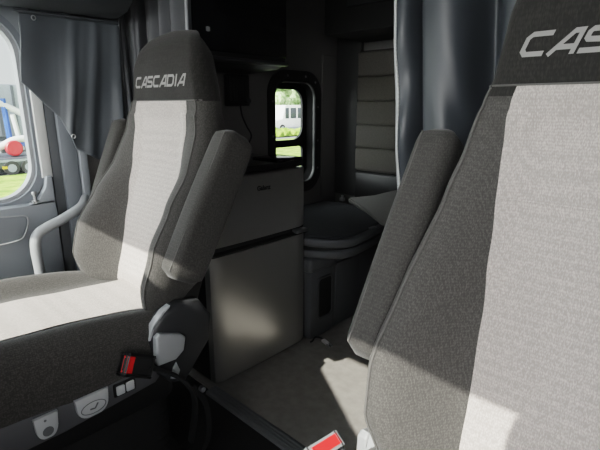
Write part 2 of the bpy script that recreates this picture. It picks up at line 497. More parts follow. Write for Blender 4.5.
P_SEAT = make_seat(-1.32, 1, 'whole grey and black cloth truck seat between the door window and the fridge')
D_SEAT = make_seat(-.11, -1, 'large close-up grey and black cloth truck seat at right, cut off by the frame', .075, .022, .015)

# ------------------------------------------------------------------ shell
XL, XR, YF, YB = -1.80, .42, -1.15, 2.22
bm = NB(); box(bm, XL-.1, XR+.1, .878, YB+.1, -.06, 0); fl = struct('floor', bm, M['carpet'])
bm = NB(); box(bm, XL-.1, XR+.1, YF-.1, .878, -.06, -.004); struct('floor_front', bm, M['rubber'])
bm = NB(); box(bm, XL-.1, XR+.1, -.58, YB+.1, 1.95, 2.0); struct('ceiling', bm, M['ceiling'])
bm = NB(); box(bm, XL-.1, XR+.1, YB, YB+.08, 0, 1.95); struct('wall_rear', bm, M['wall_cloth'])
# threshold strip between cab floor and sleeper carpet
bm = NB()
prism(bm, [(.850, -.003), (.853, .006), (.860, .009), (.898, .010), (.905, .006), (.908, .0005)], 'x', -1.315, XR-.01)
for i in range(3): box(bm, -1.315, XR-.01, .864+.012*i, .869+.012*i, .009, .0125)
struct('trim_1', bm, M['strip'], smooth=True)
# left side: sleeper wall with porthole, door with window
WIN = rrect(1.672, 2.045, .635, 1.210, .085, 8)
bm = NB(); holed(bm, [(.68, 0), (YB, 0), (YB, 1.95), (.68, 1.95)], [WIN], 'x', XL, XL-.06)
struct('wall_left', bm, M['wall_cloth'])
DW = rrect(-.42, .527, .742, 1.375, .13, 10)
DW = [(y, z) for y, z in DW]
bm = NB(); holed(bm, [(YF, 0), (.565, 0), (.565, 1.95), (YF, 1.95)], [DW], 'x', XL, XL-.07)
dr = struct('door_1', bm, M['door_plastic'])
bm = NB()
o = rrect(-.445, .540, .717, 1.39, .145, 10); holed(bm, o, [rrect(-.415, .520, .749, 1.368, .125, 10)], 'x', XL+.006, XL-.03)
w1 = struct('window_1', bm, M['door_dark'])
bm = NB(); holed(bm, rrect(-.415, .520, .749, 1.368, .125, 10), [rrect(-.40, .508, .760, 1.357, .118, 10)], 'x', XL-.012, XL-.05)
obj('window_seal', bm, M['seal_light'], w1)
bm = NB(); box(bm, XL-.048, XL-.044, -.41, .515, .75, 1.365); obj('pane', bm, M['glass'], w1)
# door card: bulging lower panel with sill, pull recess
bm = NB()
prism(bm, [(-1.78, .05), (-1.765, .60), (-1.755, .70), (-1.765, .735), (-1.797, .742), (-1.797, .05)], 'y', -.9, .555, .006)
dc = obj('door_card', bm, M['door_plastic'], dr)
bm = NB()
arc = [(.30, .735-.0), (.40, .722), (.445, .716), (.452, .70), (.435, .655), (.40, .635), (.30, .63), (.05, .63), (.05, .735)]
prism(bm, [(y, z-.012) for y, z in arc], 'x', -1.77, -1.748, .004); obj('pull_panel', bm, M['door_dark'], dc)
bm = NB(); tube(bm, smoothpath([(-1.747, .25, .725), (-1.747, .40, .711), (-1.747, .452, .70), (-1.747, .436, .642), (-1.747, .40, .622), (-1.747, .25, .618)], 5), .0025, 6)
obj('pull_trim', bm, M['handle_grey'], dc)
bm = NB(); cyl(bm, (-1.774, .492, .746), (0, 0, 1), .013, .012, 14); cyl(bm, (-1.774, .492, .76), (0, 0, 1), .006, .03, 12); cyl(bm, (-1.774, .492, .776), (0, 0, 1), .009, .012, 14, bev=.002)
obj('lock_knob', bm, M['steel_trim'], dc)
bm = NB(); prism(bm, [(.47, .738), (.556, .742), (.556, .832), (.538, .832), (.528, .79), (.505, .757)], 'x', -1.797, -1.765, .005)
obj('window_corner', bm, M['door_plastic'], dr)
# pillar trims between the door and the curtain
def strip(name, y0, y1, z0, z1, x0, x1, m, bev=.008, lean=0):
    bm = NB(); prism(bm, [(y0, z0), (y1, z0), (y1+lean, z1), (y0+lean, z1)], 'x', x0, x1, bev); return struct(name, bm, m, smooth=True)
strip('trim_2', .530, .566, .825, 1.345, XL-.01, -1.783, M['pillar_light'])
strip('trim_3', .566, .60, .0, 1.42, XL-.06, -1.788, M['seal'], .004)
strip('trim_4', .60, .66, .0, 1.95, XL-.06, -1.775, M['door_dark'], .012)
strip('trim_5', .66, .69, .0, 1.95, XL-.06, -1.765, M['door_plastic'], .008)
# overhead header above the door
bm = NB(); prism(bm, [(XL, 1.392), (-1.70, 1.379), (-1.62, 1.392), (-1.56, 1.43), (-1.53, 1.56), (-1.51, 1.94), (XL, 1.94)], 'y', -.55, .83, .012)
tag(obj('overhead_console', bm, M['header']), 'dark grey overhead console running above the door window', 'console')
# right side wall with the other door window, front end
bm = NB(); holed(bm, [(YF, 0), (YB, 0), (YB, 1.95), (YF, 1.95)], [rrect(-.9, .05, .60, 1.42, .12, 8)], 'x', XR, XR+.06)
struct('wall_right', bm, M['door_plastic'])
bm = NB(); box(bm, XL-.1, XR+.1, YF-.06, YF, -.05, .93); struct('wall_front', bm, M['door_dark'])
bm = NB(); prism(bm, [(YF+.002, .72), (-.60, .72), (-.50, .80), (-.50, .90), (-.60, .945), (YF+.002, .95)], 'x', XL+.005, XR-.005, .01)
tag(obj('dashboard', bm, M['dark_plastic']), 'dark dashboard below the windscreen', 'dashboard')
bm = NB(); prism(bm, [(-.62, 1.640), (-.56, 1.630), (-.555, 2.0), (-.62, 2.0)], 'x', XL-.1, XR+.1); struct('trim_6', bm, M['header'])
for i, x in enumerate((XL-.04, XR+.0)):
    bm = NB(); prism(bm, [(YF-.02, .93), (YF+.08, .93), (-.50, 1.68), (-.62, 1.68)], 'x', x, x+.06); struct('trim_%d' % (7+i), bm, M['header'])
bm = NB(); grid(bm, lambda u, v: Vector((XL+(XR-XL)*u, YF-.01+(.52)*v, .96+.69*v)), 2, 2)
struct('window_3', bm, M['glass'])
# unseen slanted slab added at the centre to shade the floor; upright plate follows
bm = NB(); prism(bm, [(-1.06, -.003), (-.50, -.003), (-.50, 1.055), (-1.02, 1.335), (-1.06, 1.335)], 'y', -.345, -.30, .01)
box(bm, -.80, -.68, -.70, -.33, .948, 1.0, .01)
tag(obj('shade_slab', bm, M['dark_plastic']), 'dark slab with a slanted top edge, added ahead of the front seats to block sun', 'console')
bm = NB(); prism(bm, [(-.07, .948), (.33, .948), (.33, 1.29), (.28, 1.305), (-.045, 1.305), (-.07, 1.28)], 'y', -.24, -.17, .01)  # unseen upright plate, added to keep sun off part of the near seat
box(bm, -.10, .32, -.70, -.22, .948, 1.02, .01)
tag(obj('shade_plate', bm, M['dark_plastic']), 'dark upright plate added in front of the near seat to block sun', 'light blocker')

# grab handle by the door
bm = NB()
gp = smoothpath([(-1.70, .452, .36), (-1.70, .452, .50), (-1.70, .450, .60), (-1.70, .462, .643), (-1.70, .495, .664), (-1.70, .55, .684), (-1.71, .62, .715), (-1.76, .66, .735)], 6)
tube(bm, gp, .0175, 14)
gh = obj('grab_handle', bm, M['handle_grey'], loc=(-1.70, .452, .36)); tag(gh, 'bent grey tubular grab handle between the door and the left seat', 'handle')
bm = NB(); cyl(bm, (-1.70, .452, .35), (0, 0, 1), .03, .02, 18, bev=.004); box(bm, -1.77, -1.69, .43, .475, .335, .36, .005)
obj('mounting_foot', bm, M['handle_grey'], gh)

# ------------------------------------------------------------------ curtains
def pleats(u, seed, amp, ks):
    return sum(a*math.sin(k*u+p) for a, k, p in ks)*amp
# tied-up curtain at the door window
HEM = [(.0, (.490, 1.153)), (.35, (.600, 1.036)), (.62, (.640, .925)), (.8, (.715, .88)), (1, (.82, .88))]
def fc(u, v):
    top = Vector((0,   .514+.33*u, 1.366+.004*u))
    for (a, p), (b, q) in zip(HEM, HEM[1:]):
        if u <= b:
            t = (u-a)/(b-a); hem = Vector((0, p[0]+(q[0]-p[0])*t, p[1]+(q[1]-p[1])*t)); break
    p = top.lerp(hem, v)
    k = min(max((u-.30)/.35, 0), 1)
    fold = .006*math.sin(u*13+.8)*(.15+.85*v)+(.006*math.sin(u*27+.5)+.002*math.sin(u*53))*k*(.35+.65*v)
    fold += .007*math.sin((u*1.6+v)*5.5)*math.sin(v*PI)
    p.x = -1.735+fold+.02*v*(1-v)
    return p
bm = NB(); grid(bm, fc, 90, 50)
dcu = obj('window_curtain', bm, M['vinyl'], loc=(-1.735, .66, .95)); tag(dcu, 'dark grey vinyl curtain gathered at an angle over the rear edge of the door window', 'curtain')
mo = dcu.modifiers.new('thick', 'SOLIDIFY'); mo.thickness = .003
bm = NB(); tube(bm, [(-1.735, .50, 1.372), (-1.735, .845, 1.376)], .005, 8)
obj('curtain_rail', bm, M['header'], dcu)
for y, z in ((.550, 1.352), (.628, .972)):
    bm = NB(); tube(bm, [(-1.712+.006*0, y+.006*math.cos(a), z+.007*math.sin(a)) for a in [2*PI*i/14 for i in range(15)]], .002, 6)
    obj('curtain_hook', bm, M['steel_trim'], dcu)
# sleeper curtain bunched behind the far seat
CP = smoothpath([(-1.752, .85, 0), (-1.735, .90, 0), (-1.68, .945, 0), (-1.60, .955, 0), (-1.52, .955, 0), (-1.44, .955, 0)], 20)
def fc(u, v):
    q = u*(len(CP)-1); i = min(int(q), len(CP)-2); c = CP[i].lerp(CP[i+1], q-i); d = (CP[i+1]-CP[i]).normalized()
    n = Vector((d.y, -d.x, 0))
    c = c+n*(.021*math.sin(u*31+.7*math.sin(v*3))+.010*math.sin(u*67+1+v*1.5))
    return Vector((c.x+.006*math.sin(v*6+u*20), c.y, 1.945-1.07*v))
bm = NB(); grid(bm, fc, 150, 30)
cl = obj('sleeper_curtain', bm, M['cloth_curtain'], loc=(-1.60, .95, .875)); tag(cl, 'dark grey pleated curtain hanging behind the left seat headrest', 'curtain', 'sleeper curtains')
cl.modifiers.new('thick', 'SOLIDIFY').thickness = .003
bm = NB(); tube(bm, [fc(1, i/30) for i in range(31)], .006, 8)
obj('curtain_edge', bm, M['handle_grey'], cl)
# sleeper curtain behind the near seat, zip on its free edge
def fr(u, v):
    z = 1.90-1.82*v
    x = -.628+.46*u
    k = u
    y = 1.0
    def dip(c, w, d):
        return d*math.exp(-((k-c)/w)**2)
    y += dip(.115, .025, .055)+dip(.44, .07, .085)+dip(.80, .08, .09)
    y -= dip(.05, .05, .012)+dip(.27, .10, .02)
    ripple = max(v-.28, 0)
    y += .012*math.sin(v*46+u*20)*math.exp(-((k-.06)/.05)**2)*min(1, ripple*8)
    y += .010*math.sin(v*38-u*30)*math.exp(-((k-.33)/.07)**2)*math.exp(-((v-.47)/.07)**2)
    x += -.010+.16*(min(v, .62)-.32)+.002*math.sin(v*9)*(1-u)
    return Vector((x, y, z))
bm = NB(); grid(bm, fr, 110, 110)
cr = obj('sleeper_curtain', bm, M['vinyl_light'], loc=(-.42, 1.0, .08)); tag(cr, 'dark blue-grey vinyl curtain with a zipped edge, hanging left of the large close-up seat', 'curtain', 'sleeper curtains')
cr.modifiers.new('thick', 'SOLIDIFY').thickness = .003
bm = NB(); tube(bm, [fr(0, i/60)+Vector((0, -.002, 0)) for i in range(61)], .0035, 6); obj('zip_tape', bm, M['handle_grey'], cr)
bm = NB()
for i in range(330):
    p = fr(.012, .15+.55*i/330); box(bm, p.x-.002, p.x+.002, p.y-.007, p.y-.003, p.z-.0010, p.z+.0010)
zt = obj('zip_teeth', bm, M['pillar_light'], cr, smooth=False); zt['kind'] = 'stuff'

# ------------------------------------------------------------------ fridge
FX, F0, F1, FH = -1.294, .897, 1.40, .845
fr_ = thing('mini_fridge', 'silver two-door mini fridge with black body standing behind the left seat', 'fridge', (-1.54, 1.15, 0))
bm = NB(); box(bm, -1.78, FX-.052, F0+.004, F1-.004, .012, FH-.012, .008); obj('cabinet_body', bm, M['fridge_black'], fr_)
bm = NB(); box(bm, -1.785, FX-.02, F0, F1, FH-.014, FH+.012, .006); obj('top_panel', bm, M['fridge_black'], fr_)
for y in (F0+.05, F1-.05):
    for x in (-1.74, -1.40):
        bm = NB(); cyl(bm, (x, y, .0065), (0, 0, 1), .018, .013, 14); obj('foot', bm, M['black_plastic'], fr_)
def fridge_door(z0, z1, bow=.010):
    bm = NB(); lo = []
    n = 16
    for i in range(n+1):
        y = F0+(F1-F0)*i/n; a = -1+2*i/n
        xb = FX-bow*a**2*.6-.012*max(abs(a)-.93, 0)/.07
        lo.append([Vector((xb, y, z0+.004)), Vector((xb, y, z1-.004)), Vector((xb-.004, y, z1)), Vector((FX-.05, y, z1)), Vector((FX-.05, y, z0)), Vector((xb-.004, y, z0))])
    loft(bm, lo); return bm
ft = obj('freezer_door', fridge_door(.572, FH-.018), M['steel'], fr_, angle=30)
fb = obj('fridge_door', fridge_door(.022, .540), M['steel'], fr_, angle=30)
bm = NB(); box(bm, FX-.052, FX-.018, F0+.002, F1-.002, .538, .574, .004); obj('handle_recess', bm, M['matte_black'], fr_)
bm = NB(); prism(bm, [(FX-.02, .540), (FX-.001, .540), (FX-.001, .546), (FX-.012, .553), (FX-.02, .553)], 'y', F0+.004, F1-.004); obj('grip_edge', bm, M['black_plastic'], fb)
bm = NB(); box(bm, FX-.03, FX+.012, F1-.07, F1-.004, .548, .563, .003); cyl(bm, (FX-.004, F1-.02, .556), (0, 0, 1), .009, .018, 12)
obj('hinge', bm, M['steel_trim'], fr_)
bm = NB(); box(bm, -1.46, FX-.012, F1-.16, F1-.01, FH+.010, FH+.026, .006); obj('hinge_cover', bm, M['gloss_black'], fr_)
# maker's lettering on the freezer door
def text_obj(s, size, parent, m, mtx, bold=.0):
    cu = bpy.data.curves.new('lettering', 'FONT'); cu.body = s; cu.size = size; cu.align_x = 'CENTER'; cu.extrude = .0006; cu.offset = bold
    o = bpy.data.objects.new('lettering', cu); COL.objects.link(o)
    bpy.context.view_layer.update()
    me = bpy.data.meshes.new_from_object(o.evaluated_get(bpy.context.evaluated_depsgraph_get()))
    bpy.data.objects.remove(o); bm = NB(); bm.from_mesh(me); bmesh.ops.transform(bm, matrix=mtx, verts=bm.verts)
    return obj('lettering', bm, m, parent, smooth=False)
text_obj('Galanz', .025, ft, M['fridge_black'], Matrix.Translation((FX+.0004, 1.155, .762)) @ Matrix.Rotation(PI/2, 4, 'Z') @ Matrix.Rotation(PI/2, 4, 'X'), .0007)

# ------------------------------------------------------------------ sleeper: window, wall fittings
bm = NB(); holed(bm, rrect(1.640, 2.052, .59, 1.262, .125, 10), [rrect(1.682, 1.995, .65, 1.20, .08, 8)], 'x', XL+.002, XL+.016)
w2 = struct('window_2', bm, M['black_plastic'])
bm = NB()
loA = [[Vector((XL+.014, y, z)) for y, z in rrect(1.680, 1.997, .648, 1.202, .081, 8)], [Vector((XL-.10, y, z)) for y, z in rrect(1.680, 2.035, .648, 1.202, .081, 8)]]
loft(bm, loA, cap=False); obj('window_reveal', bm, M['flat_black'], w2)
bm = NB(); tube(bm, [(XL+.016, y, z) for y, z in rrect(1.677, 2.0, .645, 1.205, .082, 8)+[rrect(1.677, 2.0, .645, 1.205, .082, 8)[0]]], .007, 8); obj('inner_lip', bm, M['matte_black'], w2)
bm = NB(); holed(bm, rrect(1.674, 2.042, .64, 1.208, .08, 8), [rrect(1.685, 2.00, .885, 1.168, .075, 8), rrect(1.685, 2.00, .68, .845, .02, 4)], 'x', XL-.085, XL-.10)
obj('sash', bm, M['matte_black'], w2)
bm = NB(); box(bm, XL-.095, XL-.092, 1.69, 2.04, .65, 1.205); obj('pane', bm, M['glass'], w2)
oo = rrect(1.672, 2.058, .63, 1.235, .10, 8)
for y, z in ((1.667, 1.10), (1.667, .92), (1.78, 1.233), (1.92, 1.233), (2.0, 1.205), (2.024, 1.07), (2.024, .88), (2.024, .72)):
    bm = NB(); cyl(bm, (XL+.017, y, z), (1, 0, 0), .006, .004, 10, bev=.001); obj('screw', bm, M['strip'], w2)
# padded seams on the sleeper wall
bm = NB(); box(bm, XL, XL+.004, .95, 1.62, .40, 1.24, .002); struct('trim_9', bm, M['wall_cloth'])
bm = NB(); box(bm, XL, XL+.010, 2.07, 2.185, .53, 1.36, .004); struct('trim_10', bm, M['wall_cloth'])
# overhead cabinet with a glossy front (left) 
oc = thing('overhead_cabinet', 'black overhead cabinet with a glossy door, hanging above the fridge', 'cabinet', (-1.65, 1.2, 1.24))
bm = NB(); prism(bm, [(XL+.001, 1.225), (-1.56, 1.235), (-1.515, 1.26), (-1.512, 1.94), (XL+.001, 1.94)], 'y', 1.0, 1.50, .010); obj('cabinet_body', bm, M['cabinet'], oc)
bm = NB(); box(bm, -1.512, -1.498, 1.01, 1.49, 1.28, 1.90, .005); cd = obj('door', bm, M['gloss_black'], oc)
bm = NB(); box(bm, -1.498, -1.488, 1.065, 1.08, 1.345, 1.362, .003); obj('latch', bm, M['grey_plastic'], cd)
bm = NB(); box(bm, -1.56, -1.49, 1.005, 1.495, 1.246, 1.262, .006); obj('lower_rail', bm, M['dark_plastic'], oc)
# control box with a hanging cord
cb = thing('wall_control_box', 'small black control box with a hanging cord on the wall above the fridge', 'control box', (XL, 1.43, 1.15))
bm = NB(); box(bm, XL+.004, XL+.034, 1.362, 1.498, 1.075, 1.222, .006); hb = obj('housing', bm, M['black_plastic'], cb)
for i in range(5):
    bm = NB(); box(bm, XL+.033, XL+.039, 1.375+.018*i, 1.385+.018*i, 1.10, 1.21, .002); obj('grille_bar', bm, M['dark_plastic'], hb)
bm = NB(); cyl(bm, (XL+.045, 1.475, 1.10), (1, 0, 0), .014, .022, 18, bev=.003); obj('knob', bm, M['dark_plastic'], cb)
bm = NB(); tube(bm, smoothpath([(XL+.03, 1.44, 1.078), (XL+.035, 1.445, 1.03), (XL+.03, 1.475, .98), (XL+.035, 1.50, .93), (XL+.03, 1.47, .88)], 6), .004, 8); obj('cord', bm, M['black_plastic'], cb)

# padded bunk backrest on the rear wall
bb = thing('padded_backrest', 'grey padded bunk backrest with horizontal tufts against the rear wall', 'cushion', (-1.2, YB-.05, 0))
bm = NB(); box(bm, -1.605, .30, YB-.045, YB-.002, .002, 1.372, .006); obj('backing_board', bm, M['matte_black'], bb)
for i in range(5):
    z0 = .712+.1305*i
    bm = NB(); box(bm, -1.60, .29, YB-.080, YB-.03, z0-.001, z0+.132, .016, 4); obj('tuft', bm, M['pad_cloth'], bb)
# dark upright panel in the rear corner
bm = NB(); box(bm, -1.785, -1.61, YB-.035, YB-.003, .545, 1.93, .008)
tag(obj('corner_panel', bm, M['corner'], loc=(-1.71, YB-.05, .545)), 'smooth dark vertical panel in the rear corner between window and padded backrest', 'panel')
bm = NB(); box(bm, -1.605, .30, YB-.06, YB-.004, .545, .698, .006)
obj('lower_board', bm, M['black_plastic'], bb)
# overhead rear cabinet
rc = thing('rear_cabinet', 'dark overhead cabinet above the padded backrest', 'cabinet', (-.7, 2.0, 1.40))
bm = NB(); box(bm, -1.605, .30, 1.86, YB-.003, 1.42, 1.93, .01); obj('cabinet_body', bm, M['matte_black'], rc)
bm = NB(); box(bm, -1.45, -.5, 1.842, 1.86, 1.53, 1.90, .006); obj('door', bm, M['cabinet'], rc)
bm = NB(); box(bm, -1.10, -1.0, 1.83, 1.845, 1.545, 1.56, .004); obj('door_handle', bm, M['dark_plastic'], rc)

# bench with rounded lid behind the fridge
bn = thing('bench_locker', 'dark plastic bench locker with a rounded lid behind the fridge', 'bench', (-1.5, 1.75, 0))
bm = NB(); box(bm, -1.775, -1.298, 1.59, 2.11, .003, .405, .012); obj('locker_body', bm, M['locker'], bn)
bm = NB(); box(bm, -1.775, -1.288, 1.425, 1.588, .003, .345, .014); le = obj('end_box', bm, M['locker'], bn)
bm = NB(); box(bm, -1.775, -1.28, 1.412, 1.592, .338, .412, .022, 4); obj('end_cap', bm, M['locker'], le)
bm = NB(); holed(bm, rrect(1.468, 1.578, .095, .305, .022, 5), [rrect(1.476, 1.570, .103, .297, .018, 5)], 'x', -1.292, -1.281); obj('handle_frame', bm, M['panel_plastic'], le)
bm = NB(); prism(bm, rrect(1.476, 1.570, .103, .297, .018, 5), 'x', -1.290, -1.287); obj('handle_recess', bm, M['matte_black'], le)
bm = NB(); box(bm, -1.302, -1.290, 1.61, 1.80, .03, .36, .006); obj('front_door', bm, M['locker'], bn)
bm = NB(); box(bm, -1.292, -1.281, 1.60, 1.72, .335, .35, .004); obj('hinge_rail', bm, M['panel_plastic'], bn)
def slab(pts, z0, z1, bev):
    bm = NB(); P = smoothpath([(p[0], p[1], 0) for p in pts], 5)
    out = []
    for p in P:
        if not out or (Vector(out[-1])-Vector((p.x, p.y))).length > .004: out.append((p.x, p.y))
    prism(bm, out, 'z', z0, z1, bev, 4); return bm
lid = [(-1.78, 1.41), (-1.5, 1.405), (-1.33, 1.41), (-1.235, 1.45), (-1.175, 1.51), (-1.155, 1.57), (-1.16, 1.65), (-1.185, 1.80), (-1.22, 1.96), (-1.26, 2.09), (-1.45, 2.105), (-1.78, 2.105)]
sc_ = lambda k, dx=0: [(-1.78+(x+1.78)*k+dx, 1.405+(y-1.405)*(.98)+.004) for x, y in lid]
obj('lower_rim', slab(sc_(.985), .412, .452, .014), M['locker'], bn)
ld = obj('lid', slab(sc_(1.0), .464, .506, .014), M['locker'], bn)
obj('rim_gap', slab(sc_(.955), .448, .468, .002), M['matte_black'], bn)
obj('lid_pad', slab([(-1.76+(x+1.78)*.93, 1.425+(y-1.405)*.93) for x, y in lid], .503, .518, .006), M['bench_pad'], ld)
bm = NB(); box(bm, -1.20, -1.18, 1.73, 1.78, .508, .516, .003); obj('latch', bm, M['strip'], ld)
# grey folded mattress corner
bm = NB()
T = [(-1.60, 2.085, .555), (-1.40, 2.07, .600), (-1.15, 2.07, .690), (-.55, 2.07, .690), (-.55, 1.80, .545), (-1.150, 1.775, .523), (-1.36, 1.93, .545)]
A = [bm.verts.new(p) for p in T]; B = [bm.verts.new((p[0]+.01, p[1]+.004, .521)) for p in T]
bm.faces.new(A); bm.faces.new(B[::-1])
for i in range(len(T)): bm.faces.new((A[i], A[(i+1) % len(T)], B[(i+1) % len(T)], B[i]))
bmesh.ops.recalc_face_normals(bm, faces=bm.faces)
bmesh.ops.bevel(bm, geom=list(bm.edges), offset=.006, segments=2, affect='EDGES')
tag(obj('mattress', bm, M['grey_pad'], loc=(-1.2, 1.95, .52)), 'grey folded mattress corner lying at the back of the bench', 'mattress')
bm = NB(); box(bm, -1.10, .35, 1.75, YB-.11, .001, .515, .01)
tag(obj('bunk_base', bm, M['locker'], loc=(-.4, 1.97, 0)), 'dark box base under the rear bunk', 'bunk')
bm = NB(); box(bm, -1.665, -1.635, 2.09, 2.112, .525, .545, .004); cyl(bm, (-1.65, 2.10, .552), (0, 0, 1), .008, .014, 12)
tag(obj('bench_latch', bm, M['steel_trim'], loc=(-1.65, 2.10, .525)), 'small bright metal latch at the back corner of the bench', 'latch')

# ------------------------------------------------------------------ loose things on the floor and belts
pc = thing('power_cord', 'thin power cord with a silver two-prong plug lying on the carpet by the fridge', 'cord', (-1.25, 1.46, 0))
bm = NB(); tube(bm, smoothpath([(-1.278, 1.4145, .006), (-1.279, 1.43, .006), (-1.285, 1.455, .012), (-1.262, 1.468, .012), (-1.24, 1.462, .010)], 6), .004, 8); obj('cable', bm, M['black_plastic'], pc)
bm = NB(); obox(bm, (-1.222, 1.455, .011), (.020, -.006, 0), (.003, .010, 0), (0, 0, .007), .004); obj('plug', bm, M['white'], pc)
for k in (-1, 1):
    bm = NB(); obox(bm, (-1.192+.002*k, 1.446+.007*k, .011), (.013, -.004, 0), (.0006, .002, 0), (0, 0, .003)); obj('prong', bm, M['steel_trim'], pc)

def buckle(c, d, nrm, label, blen, path, frame, wid):
    """belt buckle: body along d, button face towards the tip"""
    c, d, nrm = Vector(c), Vector(d).normalized(), Vector(nrm).normalized()
    w = d.cross(nrm).normalized(); nrm = w.cross(d).normalized()
    R = thing('seat_belt_buckle', label, 'buckle', tuple(c), 'seat belt buckles')
    bm = NB(); obox(bm, c, d*.036, w*wid, nrm*.011, .007, 3); bd = obj('buckle_body', bm, frame, R)
    bm = NB(); obox(bm, c+d*(.0365-blen)+nrm*.0056, d*blen, w*(wid*.80), nrm*.0075, .003, 2); obj('release_button', bm, M['red_plastic'], R)
    bm = NB(); obox(bm, c+d*.0375+nrm*.0, d*.001, w*(wid*.7), nrm*.003, 0); obj('tongue_slot', bm, M['matte_black'], R)
    bm = NB(); tube(bm, smoothpath([c-d*.03]+[Vector(p) for p in path], 6), .01, 10, flat=(.013, .006, (0, 0, 1))); obj('stalk', bm, M['webbing'], R)
    return R
buckle((-1.005, .452, .437), (0, -.88, .50), (1, .1, .25), 'black belt buckle with a red button lying beside the left seat cushion', .008,
       [(-1.005, .50, .405), (-1.0, .56, .355), (-.995, .60, .29), (-1.02, .62, .20), (-1.04, .61, .09)], M['black_plastic'], .022)
buckle((-.548, .655, .330), (.32, .85, .25), (.25, -.35, .9), 'grey belt buckle with a red button standing on the floor left of the close-up seat', .030,
       [(-.580, .64, .31), (-.575, .615, .24), (-.55, .61, .12), (-.50, .60, .03)], M['buckle_grey'], .012)
# belt strap falling beside the left seat
bm = NB(); tube(bm, smoothpath([(-1.055, .64, .26), (-1.02, .66, .20), (-1.01, .655, .10), (-1.03, .63, .03), (-1.02, .57, .006)], 6), .008, 8, flat=(.009, .003, (1, 0, 0)))
st = obj('seat_belt', bm, M['webbing'], loc=(-1.02, .62, .0)); tag(st, 'black belt strap hanging from the bolt beside the left seat', 'belt')
bm = NB(); cyl(bm, (-1.03, .655, .255), (1, 0, 0), .009, .02, 14, bev=.003); obj('anchor_bolt', bm, M['strip'], st)

# ------------------------------------------------------------------ outside
GZ = -1.35
bm = NB(); box(bm, -140, 60, -80, 120, GZ-.3, GZ); struct('ground', bm, M['asphalt'])
def slabz(x0, x1, y0, y1, z0, z1):
    bm = NB(); box(bm, x0, x1, y0, y1, z0, z1); return bm
# grass verge beyond the door window, and a bank beyond the sleeper window
tag(obj('grass', slabz(-18.4, -11.5, -12, 7.5, GZ, GZ+.05), M['grass']), 'bright green grass verge outside the door window', 'grass', kind='stuff')
bm = NB(); prism(bm, [(-2.0, GZ), (-24.5, GZ), (-24.4, GZ+.06), (-9, GZ+.12), (-2.6, GZ+.02)], 'y', 8.2, 60)
tag(obj('grass', bm, M['grass']), 'bright green grass bank outside the small sleeper window', 'grass', kind='stuff')
bm = NB()
for i in range(220):
    y = 21+16*random.random(); x = -26.4-1.6*random.random()
    r = .25+.25*random.random()
    q = bmesh.ops.create_icosphere(bm, subdivisions=1, radius=r)
    for v in q['verts']: v.co = Vector((v.co.x*1.2+x, v.co.y*1.3+y, max(v.co.z*.8*(1+.4*random.random())+.25, 0)+GZ))
tag(obj('hedge', bm, M['grass'], loc=(-27, 29, GZ)), 'low yellow-green hedge in front of the white van outside', 'hedge')
def wheel(parent, c, r, w):
    bm = NB(); cyl(bm, c, (1, 0, 0), r, w, 20, bev=.05*r); wv = obj('wheel', bm, M['tyre'], parent)
    bm = NB(); cyl(bm, (c[0]+w/2, c[1], c[2]), (1, 0, 0), r*.55, .03, 16); obj('hub', bm, M['grey_paint'], wv)
# white van seen through the sleeper window; side faces us
vn = thing('van', 'white van parked beyond the hedge outside the sleeper window', 'van', (-32, 32, GZ))
def van(vn, x, y0, y1, z0, zr):
    bm = NB()
    prism(bm, [(y0, z0+.35), (y0, z0+1.05), (y0+.9, z0+1.25), (y0+1.3, zr), (y1-.1, zr), (y1, zr-.15), (y1, z0+.35)], 'x', x-1.7, x, .08)
    obj('body', bm, M['white_paint'], vn)
    for a, b in ((y0+1.25, y0+1.75), (y0+1.95, y0+2.75), (y0+2.95, y0+3.6)):
        bm = NB(); box(bm, x-.02, x+.015, a, b, z0+1.25, zr-.25, .02); obj('side_window', bm, M['car_glass'], vn)
    for y in (y0+.85, y1-.9): wheel(vn, (x-.06, y, z0+.36), .36, .22)
    bm = NB(); box(bm, x-.01, x+.03, y0, y1, z0+.3, z0+.45, .02); obj('sill', bm, M['grey_paint'], vn)
van(vn, -31.5, 29.8, 35.0, GZ, GZ+2.5)
def tree(c, h, r, label, seed):
    rnd = random.Random(seed)
    R = thing('tree', label, 'tree', c, 'trees outside the sleeper window')
    c = Vector(c)
    bm = NB(); tube(bm, [c, c+Vector((.1, 0, h*.3)), c+Vector((0, .1, h*.6))], .18, 8); obj('trunk', bm, M['trunk'], R)
    bm = NB()
    for i in range(60):
        p = c+Vector((rnd.gauss(0, r*.45), rnd.gauss(0, r*.45), h*(.30+.65*rnd.random())))
        q = bmesh.ops.create_icosphere(bm, subdivisions=2, radius=r*(.18+.2*rnd.random()))
        for v in q['verts']: v.co = v.co*(1+.25*rnd.random())+p
    obj('foliage', bm, M['leaf'], R); return R
tree((-40, 36.5, GZ), 7.5, 3.0, 'leafy green tree left of the gap above the white van', 1)
tree((-40, 44.5, GZ), 7.0, 3.0, 'leafy green tree right of the gap above the white van', 2)
tree((-52, 53.0, GZ), 6.0, 3.4, 'farther pale green tree in the gap above the white van', 3)
